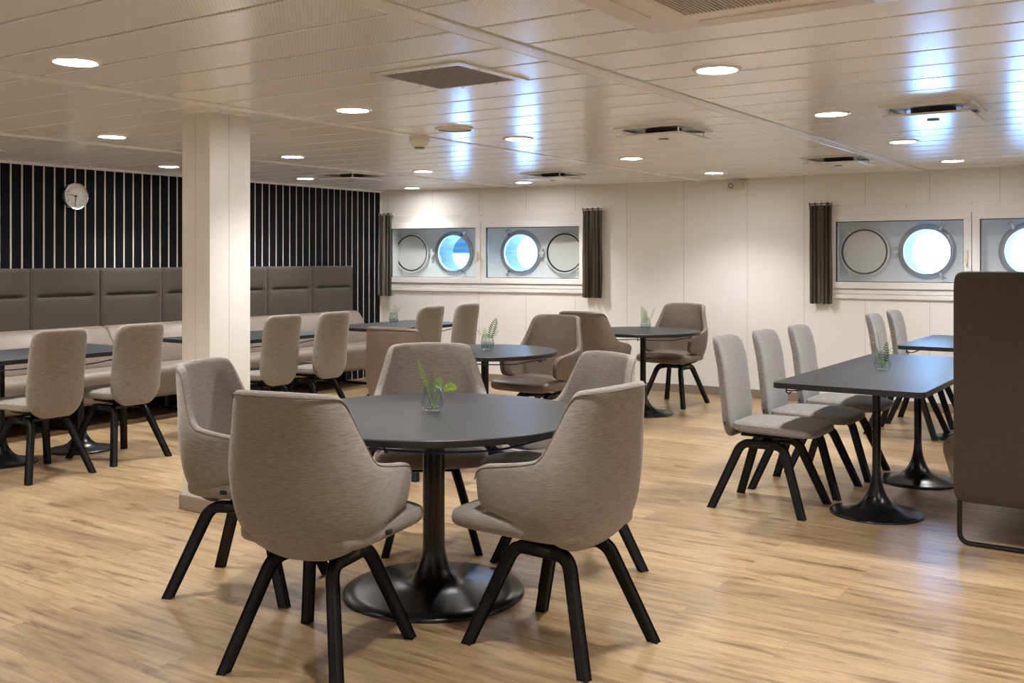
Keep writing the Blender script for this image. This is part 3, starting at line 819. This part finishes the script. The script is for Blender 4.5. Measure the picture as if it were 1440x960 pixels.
sr = make_slim('dining_chair', 'slim daylight-greyed chair nearest of the three beside the long right-hand table', 'wool_daylit', G4)
put(sr, -1.985, 5.45, 0)
dup(sr, (-1.965, 5.995, 0), 0, 'slim daylight-greyed chair in the middle of the three beside the long right-hand table', G4)
dup(sr, (-1.945, 6.57, 0), 0, 'slim daylight-greyed chair farthest of the three beside the long right-hand table', G4)
dup(sr, (-1.92, 8.30, 0), 0, 'slim daylight-greyed chair at the far right table, directly behind the vase with thin sprigs', G4)
dup(sr, (-1.91, 8.90, 0), 0, 'slim daylight-greyed chair at the far right table, closest to the window wall', G4)

# ------------------------------------------------------------------ tables
TH = .73
def pedestal_profile(R, rc, big):
    if big: return [(R, 0), (R, .010), (R - .006, .016), (R * .84, .023), (R * .66, .030), (R * .48, .038), (R * .37, .045), (R * .29, .056), (R * .225, .075), (R * .18, .104), (R * .148, .138), (rc + .002, .170), (rc, .195), (rc, TH - .03)]
    return [(R, 0), (R, .007), (R - .005, .011), (R * .80, .018), (R * .60, .029), (R * .43, .045), (R * .31, .068), (R * .22, .10), (R * .155, .138), (R * .12, .172), (rc + .002, .21), (rc, .245), (rc, TH - .03)]
def pedestal(root, x, y, R, rc, big=False):
    bm = B(); lathe(bm, pedestal_profile(R, rc, big), 64, x, y); p = obj('pedestal', bm, M['metal_black'], root, angle=60)
    bm = B(); lathe(bm, [(rc * 3.2, TH - .036), (rc * 3.2, TH - .028)], 32, x, y); obj('mounting_plate', bm, M['metal_black'], p)
def hook(root, pts, r=.0035):
    bm = B(); tube(bm, pts, r, 6); obj('lashing_hook', bm, M['metal_black'], root)
def round_table(x, y, R, base, rc, big, label, seam=None):
    t = thing('round_table', label, 'table', (x, y, 0))
    bm = B(); lathe(bm, [(R - .004, TH - .028), (R - .001, TH - .026), (R, TH - .022), (R, TH - .004), (R - .003, TH - .0005)], 96); obj('table_edge', bm, M['edge'], t)
    bm = B(); lathe(bm, [(R - .003, TH - .001), (R - .004, TH), (.001, TH)], 96, cap=False); obj('tabletop', bm, M['top'], t)
    if seam is not None:
        bm = B(); box(bm, -R + .004, R - .004, -.0012, .0012, TH - .002, TH + .0004); obj('leaf_joint', bm, M['edge'], t, rot=(0, 0, seam), smooth=False)
    pedestal(t, 0, 0, base, rc, big)
    # blue lashing cord slung under the rim
    pts = [((R - .07 + .012 * math.sin(9 * a)) * math.cos(a), (R - .07) * math.sin(a), TH - .045 - .012 * abs(math.sin(2.5 * a))) for a in [2 * PI * i / 72 for i in range(72)]]
    bm = B(); tube(bm, pts, .004, 6, True); obj('lashing_cord', bm, M['cord'], t)
    for k in range(5):
        a = -1.2 + k * 2 * PI / 5; c, s = math.cos(a), math.sin(a); r0 = R - .05
        hook(t, [(r0 * c, r0 * s, TH - .03), (r0 * c, r0 * s, TH - .05), ((r0 - .015) * c, (r0 - .015) * s, TH - .058), ((r0 - .03) * c, (r0 - .03) * s, TH - .05)])
    return t
round_table(-2.61, 3.27, .63, .37, .045, True, 'large black round pedestal table in the foreground, fern vase at its centre', math.radians(-42))
round_table(-4.10, 5.70, .50, .26, .026, False, 'smaller black round table in mid room, between the two leather armchairs')
round_table(-4.08, 8.05, .50, .265, .026, False, 'black round table near the window wall, farthest of the round tables')

def rect_table(x0, x1, y0, y1, peds, label, r=.05, cord=None):
    cx, cy = (x0 + x1) / 2, (y0 + y1) / 2
    t = thing('rectangular_table', label, 'table', (cx, cy, 0))
    a, b, c, d = x0 - cx, x1 - cx, y0 - cy, y1 - cy
    bm = B(); prism(bm, rrect(a, b, c, d, r), TH - .028, TH - .001); obj('table_edge', bm, M['edge'], t)
    bm = B(); prism(bm, rrect(a + .001, b - .001, c + .001, d - .001, r), TH - .002, TH); obj('tabletop', bm, M['top'], t)
    for px, py in peds: pedestal(t, px - cx, py - cy, .225 if px < -5 else .24, .022)
    xx = b - .06 if cord == 'right' else a + .06
    bm = B(); n = 30
    tube(bm, [(xx, c + .06 + (d - c - .12) * i / n, TH - .042 - .03 * math.sin(PI * i / n) ** .6 - .006 * math.sin(PI * 4 * i / n)) for i in range(n + 1)], .004, 6); obj('lashing_cord', bm, M['cord'], t)
    for yy in (c + .05, d - .05):
        hook(t, [(xx, yy, TH - .028), (xx, yy, TH - .05), (xx + .012, yy + .01, TH - .06), (xx + .02, yy + .015, TH - .05)])
    return t
rect_table(-6.88, -6.13, 3.30, 4.50, [(-6.63, 3.70), (-6.63, 4.28)], 'black rectangular booth table at the left edge of the photo, by two slim chairs', cord='right')
rect_table(-6.87, -6.12, 5.10, 6.30, [(-6.66, 5.545), (-6.66, 6.06)], 'black rectangular booth table partly hidden behind the white column', cord='right')
rect_table(-6.76, -6.0, 6.83, 8.06, [(-6.57, 7.345), (-6.58, 7.86)], 'black rectangular table at end of booth bench, near the window corner', cord='right')
rect_table(-1.83, -1.09, 5.05, 7.0, [(-1.45, 5.60), (-1.45, 6.55)], 'long black rectangular table with two pedestals beside the three daylight-greyed chairs', .035)
tt = rect_table(-1.855, -1.10, 7.70, 8.95, [(-1.47, 8.30)], 'black rectangular table at far right, lit by the windows, half behind the sofa')
bm = B(); tube(bm, [(.02 + .012 * i, -.56 - .0 * i, TH - .045 - .02 * math.sin(i * .9)) for i in range(15)], .006, 6); obj('folded_bracket', bm, M['metal_black'], tt)

# ------------------------------------------------------------------ booth bench along the slatted wall
bn = thing('booth_bench', 'long built-in booth bench of beige leather with tall dark padded back along slatted wall', 'bench', (-7.6, 5.9, 0))
ox, oy = -7.6, 5.9
yb = [8.383 - .6285 * k for k in range(0, 10)][::-1]
def back_panel(y0, y1):
    bm = B(); ny, nz = 26, 44; z0, z1, zf = .74, 1.28, 1.047; w = y1 - y0; rows = []
    cl = lambda k, n: .5 - .5 * math.cos(PI * k / n)
    for j in range(nz + 1):
        row = []
        for i in range(ny + 1):
            u, v = cl(i, ny), j / nz
            y, z = y0 + .001 + (w - .002) * u, z0 + (z1 - z0) * v
            # round the outline corners and the edges
            ey, ez = min(u, 1 - u) * w, min(v, 1 - v) * (z1 - z0)
            if ey < .03 and v > .5 and ez < .03:
                dy, dz = .03 - ey, .03 - ez; r = math.hypot(dy, dz)
                if max(dy, dz) > 0 and r > 0: k = max(dy, dz) / r; y += (1 if u < .5 else -1) * dy * (1 - k); z -= dz * (1 - k)
            pil = .020 * (1 - max(0, 1 - ey / .035) ** 2) ** .5 + .020 * (1 - max(0, 1 - ez / .035) ** 2) ** .5
            side = min(1, max(0, (ey - .02) / .07)) ** 1.5
            cr = .024 * math.exp(-((z - zf) / .011) ** 2) * side + .010 * math.exp(-((z - zf) / .05) ** 2) * side
            row.append(bm.verts.new((-7.868 + pil - cr - ox, y - oy, z)))
        rows.append(row)
    for r0, r1 in zip(rows, rows[1:]):
        for i in range(ny): bm.faces.new((r0[i], r0[i + 1], r1[i + 1], r1[i]))
    rim = [r[0] for r in rows] + rows[-1][1:] + [r[-1] for r in rows[-2::-1]] + rows[0][-2:0:-1]
    bk = [bm.verts.new((-7.925 - ox, v.co.y, v.co.z)) for v in rim]; n = len(rim)
    for i in range(n): bm.faces.new((rim[i], rim[(i + 1) % n], bk[(i + 1) % n], bk[i]))
    bm.faces.new(bk)
    return bm
for y0, y1 in zip(yb, yb[1:]): obj('back_panel', back_panel(y0, y1), M['booth'], bn, angle=60)
def extrude_profile(prof, y0, y1, endr=.0, n=1):
    """closed x,z profile swept along y; rounded by shrinking towards its centroid at the ends"""
    bm = B(); rings = []
    mx = sum(p[0] for p in prof) / len(prof); mz = sum(p[1] for p in prof) / len(prof)
    st = [(0, .0)] if not endr else [(endr * (1 - math.cos(t)), 1 - math.sin(t)) for t in (0, .35, .75, 1.15, PI / 2)]
    seq = [(y0 + a, s) for a, s in st] + [(y1 - a, s) for a, s in st[::-1]]
    for y, s in seq:
        k = 1 - s * min(.9, endr / .16 if endr else 0)
        rings.append([bm.verts.new((mx + (x - mx) * k - ox, y - oy, mz + (z - mz) * k)) for x, z in prof])
    m = len(prof)
    for a, b in zip(rings, rings[1:]):
        for i in range(m): bm.faces.new((a[i], a[(i + 1) % m], b[(i + 1) % m], b[i]))
    bm.faces.new(rings[0]); bm.faces.new(rings[-1])
    return bm
def fillet_poly(pts, rs, n=6):
    out = []; N = len(pts)
    for i in range(N):
        p0, p1, p2 = [Vector((*pts[(i + k) % N], 0)) for k in (-1, 0, 1)]
        out += [(v.x, v.y) for v in (arcpts(p0, p1, p2, rs[i], n) if rs[i] else [p1])]
    return out
seat_prof = fillet_poly([(-7.86, .185), (-7.33, .185), (-7.27, .46), (-7.86, .45)], [.01, .05, .10, .01])
lum_prof = fillet_poly([(-7.86, .44), (-7.60, .44), (-7.64, .62), (-7.76, .785), (-7.86, .785)], [.01, .03, .10, .05, .01])
obj('seat', extrude_profile(seat_prof, yb[0], 8.44, .03), M['bench_leather'], bn, angle=50)
lum = [yb[0], 3.995, 5.255, 6.51, 7.765, 8.40]
for y0, y1 in zip(lum, lum[1:]):
    if y1 - y0 > .2: obj('lumbar_cushion', extrude_profile(lum_prof, y0 + .001, y1 - .001, .03), M['bench_leather'], bn, angle=50)
for y in (3.4, 4.7, 5.9, 7.1, 8.25):
    bm = B(); box(bm, -7.84 - ox, -7.46 - ox, y - .02 - oy, y + .02 - oy, .165, .187); box(bm, -7.84 - ox, -7.46 - ox, y - .02 - oy, y + .02 - oy, 0, .015); box(bm, -7.49 - ox, -7.46 - ox, y - .02 - oy, y + .02 - oy, .01, .17); box(bm, -7.84 - ox, -7.81 - ox, y - .02 - oy, y + .02 - oy, .01, .17)
    obj('bench_leg', bm, M['metal_black'], bn, smooth=False)
bm = B(); box(bm, -7.88 - ox, -7.86 - ox, yb[0] - oy, 8.38 - oy, .02, .44); obj('underseat_shade', bm, M['dark'], bn, smooth=False)  # black sheet standing in for the shade under the seat

# ------------------------------------------------------------------ high-backed sofa at the right
sf = thing('high_back_sofa', 'high-backed dark cloth sofa with beige leather seat at right edge of photo', 'sofa', (-.6, 6.2, 0))
fx, fy = -.6, 6.2
bm = B(); superquad(bm, .44, .55, .045, .08, .35, 64, 14, lambda p: Vector((p.x - .555 - fx, p.y + 5.235 - fy, p.z + .752)), 'xzy'); obj('end_panel', bm, M['sofa_cloth'], sf)
bm = B(); superquad(bm, .98, .55, .05, .06, .35, 64, 14, lambda p: Vector((p.x - .18 - fx, p.y + 6.26 - fy, p.z + .752)), 'yzx'); obj('back_panel', bm, M['sofa_cloth'], sf)
sp = [(x - fx + ox, z) for x, z in fillet_poly([(-.25, .205), (-1.0, .205), (-1.09, .50), (-.25, .47)], [.01, .08, .11, .01])]
bm = extrude_profile(sp, 5.285 - fy + oy, 7.2 - fy + oy, .05); obj('seat', bm, M['bench_leather'], sf, angle=50)
for y in (5.215, 7.0):
    bm = B(); P = [(-.965 - fx, y - fy, .21), (-.965 - fx, y - fy, .012), (-.16 - fx, y - fy, .012), (-.16 - fx, y - fy, .21)]
    tube(bm, [Vector(P[0])] + arcpts(P[0], P[1], P[2], .05) + arcpts(P[1], P[2], P[3], .05) + [Vector(P[3])], .0115, 10); obj('sled_leg', bm, M['metal_black'], sf)

# ------------------------------------------------------------------ vases and sprigs
def frond(bm, base, tip, bend, n, ll, lw, taper=1.0, up=(0, 0, 1), start=.25):
    base, tip = Vector(base), Vector(tip); mid = (base + tip) / 2 + Vector(bend)
    P = lambda t: base * (1 - t) ** 2 + mid * 2 * t * (1 - t) + tip * t * t
    tube(bm, [P(i / 10) for i in range(11)], [.0016 * (1 - .6 * i / 10) for i in range(11)], 6)
    for i in range(n):
        t = start + (1 - start) * (i + .5) / n; p = P(t); d = (P(min(1, t + .03)) - P(t - .03)).normalized()
        side = d.cross(Vector(up)); 
        if side.length < .1: side = d.cross(Vector((1, 0, 0)))
        side.normalize(); nn = side.cross(d)
        for s in (1, -1):
            k = (math.sin(PI * (.18 + .80 * (i + .5) / n)) ** .8) * ll
            a = (side * s * .85 + d * .5 + nn * random.uniform(-.15, .35)).normalized(); wv = (d - a * d.dot(a)).normalized()
            q = [p, p + a * k * .45 + wv * lw, p + a * k - nn * k * .15, p + a * k * .45 - wv * lw]
            th = nn * .0005
            lo = [bm.verts.new(v - th) for v in q]; hi = [bm.verts.new(v + th) for v in q]
            for m in range(4): bm.faces.new((lo[m], lo[(m + 1) % 4], hi[(m + 1) % 4], hi[m]))
            bm.faces.new(lo); bm.faces.new(hi)

def vase(x, y, label, water=None, k=1.0):
    v = thing('glass_vase', label, 'vase', (x, y, TH + .0008))
    o = [(.030, 0), (.037, .004), (.044, .022), (.0465, .042), (.044, .066), (.037, .092), (.0315, .108)]
    i = [(.0303, .1085), (.0355, .092), (.0424, .066), (.0447, .042), (.042, .024), (.034, .014), (.002, .012)]
    bm = B(); lathe(bm, [(.002, 0)] + [(r * k, z * k) for r, z in o + i], 40, cap=False); obj('glass_body', bm, M['vase'], v)
    if water:
        bm = B(); lathe(bm, [(.002, .0125), (.0335 * k, .0145), (.0415 * k, .024 * k), (.0442 * k, water), (.002, water + .0005)], 32, cap=False); obj('water', bm, M['water'], v)
    return v
U = Vector((math.cos(.597), math.sin(.597), 0))      # sideways as seen from the room entrance
def sprig(x, y, label, specs, buds=()):
    s = thing('fern_sprig', label, 'plant', (x, y, TH + .014))
    for k, (matn, b, tp, bend, n, ll, lw, st) in enumerate(specs):
        bm = B(); f = lambda q: U * q[0] + Vector((-U.y, U.x, 0)) * q[1] + Vector((0, 0, q[2]))
        frond(bm, f(b), f(tp), f(bend), max(3, round(n * .78)), ll * 1.12, lw * .86, start=st, up=(U.y, -U.x, .25)); obj('fern_frond', bm, M[matn], s, smooth=False)
    if buds:
        bm = B(); f = lambda q: U * q[0] + Vector((-U.y, U.x, 0)) * q[1] + Vector((0, 0, q[2]))
        for b, tp in buds: tube(bm, [f(b), (f(b) + f(tp)) / 2 + Vector((0, 0, .006)), f(tp)], .0010, 5)
        obj('bud_stem', bm, M['stem'], s)
        bm = B()
        for b, tp in buds: bmesh.ops.create_icosphere(bm, subdivisions=2, radius=.0042, matrix=Matrix.Translation(f(tp)))
        obj('flower_bud', bm, M['bud'], s)
    return s
vase(-2.64, 3.30, 'clear glass tumbler vase on the large round foreground table')
sprig(-2.64, 3.30, 'bright green fern sprig in the vase on the large round table',
      [('leaf_lime', (.006, 0, .0), (-.060, .0, .198), (-.004, 0, .004), 17, .014, .0024, .42), ('leaf_lime', (.004, .004, 0), (.098, -.012, .082), (.0, .0, .075), 14, .021, .0036, .45),
       ('leaf_dark', (0, -.004, 0), (-.048, .012, .15), (-.006, 0, 0), 12, .016, .002, .35), ('leaf', (.0, -.002, .0), (.03, .012, .125), (-.006, 0, .01), 8, .022, .0045, .5), ('leaf_dark', (.002, .0, .0), (-.004, .008, .15), (-.006, 0, .01), 8, .015, .002, .5)])
vase(-4.10, 5.73, 'clear glass vase half filled with water on the mid-room round table', .052)
sprig(-4.10, 5.73, 'upright pointed fern leaf in the vase on the mid-room round table',
      [('leaf_dark', (0, 0, 0), (.062, 0, .205), (-.01, 0, .0), 14, .034, .006, .3), ('leaf', (0, .004, 0), (-.022, 0, .135), (-.004, 0, 0), 8, .022, .004, .45), ('leaf', (0, 0, 0), (.078, .01, .125), (.0, 0, .01), 6, .012, .003, .5), ('leaf_dark', (0, 0, 0), (-.07, .0, .125), (.01, 0, .0), 4, .012, .002, .7)])
vase(-6.49, 7.51, 'clear glass vase with sprigs on the corner table under the double window', .05)
sprig(-6.49, 7.51, 'loose green sprig in the vase on the corner table by booth end',
      [('leaf', (0, 0, 0), (.012, 0, .17), (-.006, 0, 0), 9, .024, .004, .35), ('leaf_dark', (0, 0, 0), (.075, 0, .17), (-.008, 0, 0), 7, .014, .002, .4), ('leaf', (0, 0, 0), (-.08, 0, .19), (.012, 0, -.01), 9, .016, .003, .4), ('leaf_dark', (0, .003, 0), (.035, 0, .14), (0, 0, 0), 7, .02, .003, .4)], [((0, 0, .02), (-.10, 0, .17)), ((0, 0, .02), (-.06, 0, .215))])
vase(-4.09, 8.12, 'clear glass vase half full on the round table by the window wall', .05)
sprig(-4.09, 8.12, 'bushy green sprig in the vase on the round table by the window wall',
      [('leaf', (0, 0, 0), (-.03, 0, .20), (-.012, 0, 0), 14, .026, .005, .25), ('leaf_dark', (0, .002, 0), (-.004, 0, .165), (.014, 0, 0), 11, .022, .005, .25), ('leaf', (0, 0, 0), (.085, 0, .185), (.0, 0, -.01), 8, .014, .003, .5)])
vase(-1.51, 5.96, 'clear glass vase with thin sprigs on the long right-hand table')
sprig(-1.51, 5.96, 'thin sprigs with tiny yellow buds in the vase on the long right-hand table',
      [('leaf_dark', (.0, 0, 0), (-.072, 0, .135), (.016, 0, .015), 8, .012, .002, .5), ('leaf_dark', (.006, 0, 0), (.022, 0, .145), (.012, 0, 0), 10, .022, .005, .2), ('leaf', (0, 0, 0), (.078, .0, .135), (.01, 0, -.01), 6, .012, .002, .5), ('leaf', (-.006, 0, 0), (-.012, 0, .09), (-.006, 0, 0), 7, .018, .004, .2)],
      [((0, 0, .03), (-.068, 0, .182)), ((0, 0, .03), (-.052, 0, .142)), ((.0, 0, .03), (-.03, 0, .20)), ((.01, 0, .03), (.052, 0, .205)), ((.01, 0, .03), (.092, 0, .175))])

# ------------------------------------------------------------------ daylight
w = bpy.data.worlds.new('World'); sc.world = w; w.use_nodes = True; nt = w.node_tree
bg = nt.nodes['Background']
N = nt.nodes.new; L = nt.links
tc = N('ShaderNodeTexCoord'); sp = N('ShaderNodeSeparateXYZ'); L.new(tc.outputs['Generated'], sp.inputs[0])
# streaky blue sky over the bow, bright white haze everywhere else and on the water
mp = N('ShaderNodeMapping'); mp.inputs['Scale'].default_value = (3, 3, 30); L.new(tc.outputs['Generated'], mp.inputs[0])
n = N('ShaderNodeTexNoise'); n.inputs['Scale'].default_value = 2.2; n.inputs['Detail'].default_value = 5; L.new(mp.outputs[0], n.inputs['Vector'])
r = N('ShaderNodeValToRGB'); r.color_ramp.elements[0].position = .34; r.color_ramp.elements[0].color = (.03, .17, .55, 1); r.color_ramp.elements[1].position = .68; r.color_ramp.elements[1].color = (.42, .72, 1, 1)
k = r.color_ramp.elements.new(.5); k.color = (.10, .38, .86, 1)
L.new(n.outputs[0], r.inputs[0])
dv = N('ShaderNodeMath'); dv.operation = 'DIVIDE'; L.new(sp.outputs[0], dv.inputs[0]); L.new(sp.outputs[1], dv.inputs[1])
az = N('ShaderNodeMapRange'); az.interpolation_type = 'SMOOTHSTEP'; az.inputs[1].default_value = -.60; az.inputs[2].default_value = -.74; L.new(dv.outputs[0], az.inputs[0])
el = N('ShaderNodeMapRange'); el.interpolation_type = 'SMOOTHSTEP'; el.inputs[1].default_value = -.002; el.inputs[2].default_value = .006; L.new(sp.outputs[2], el.inputs[0])
mk = N('ShaderNodeMath'); mk.operation = 'MULTIPLY'; L.new(az.outputs[0], mk.inputs[0]); L.new(el.outputs[0], mk.inputs[1])
mx = N('ShaderNodeMix'); mx.data_type = 'RGBA'; mx.inputs[6].default_value = (7, 15.5, 31, 1)
L.new(mk.outputs[0], mx.inputs[0]); L.new(r.outputs[0], mx.inputs[7]); L.new(mx.outputs[2], bg.inputs[0])
bg.inputs[1].default_value = 1.0

# ------------------------------------------------------------------ camera and view
cam = bpy.data.cameras.new('camera'); co = bpy.data.objects.new('camera', cam); C.objects.link(co)
co.location = (0, 0, 1.3642); co.rotation_euler = (PI / 2, 0, .597)
cam.sensor_width = 36; cam.lens = 36 * 1432.5 / 1440; cam.shift_y = -(480 - 362.9) / 1440; cam.clip_start = .05
sc.camera = co
vs = sc.view_settings; vs.view_transform = 'Standard'; vs.look = 'None'; vs.gamma = 1; vs.exposure = .20; vs.use_curve_mapping = False
sc.cycles.use_denoising = True
sc.cycles.max_bounces = 10; sc.cycles.transparent_max_bounces = 24
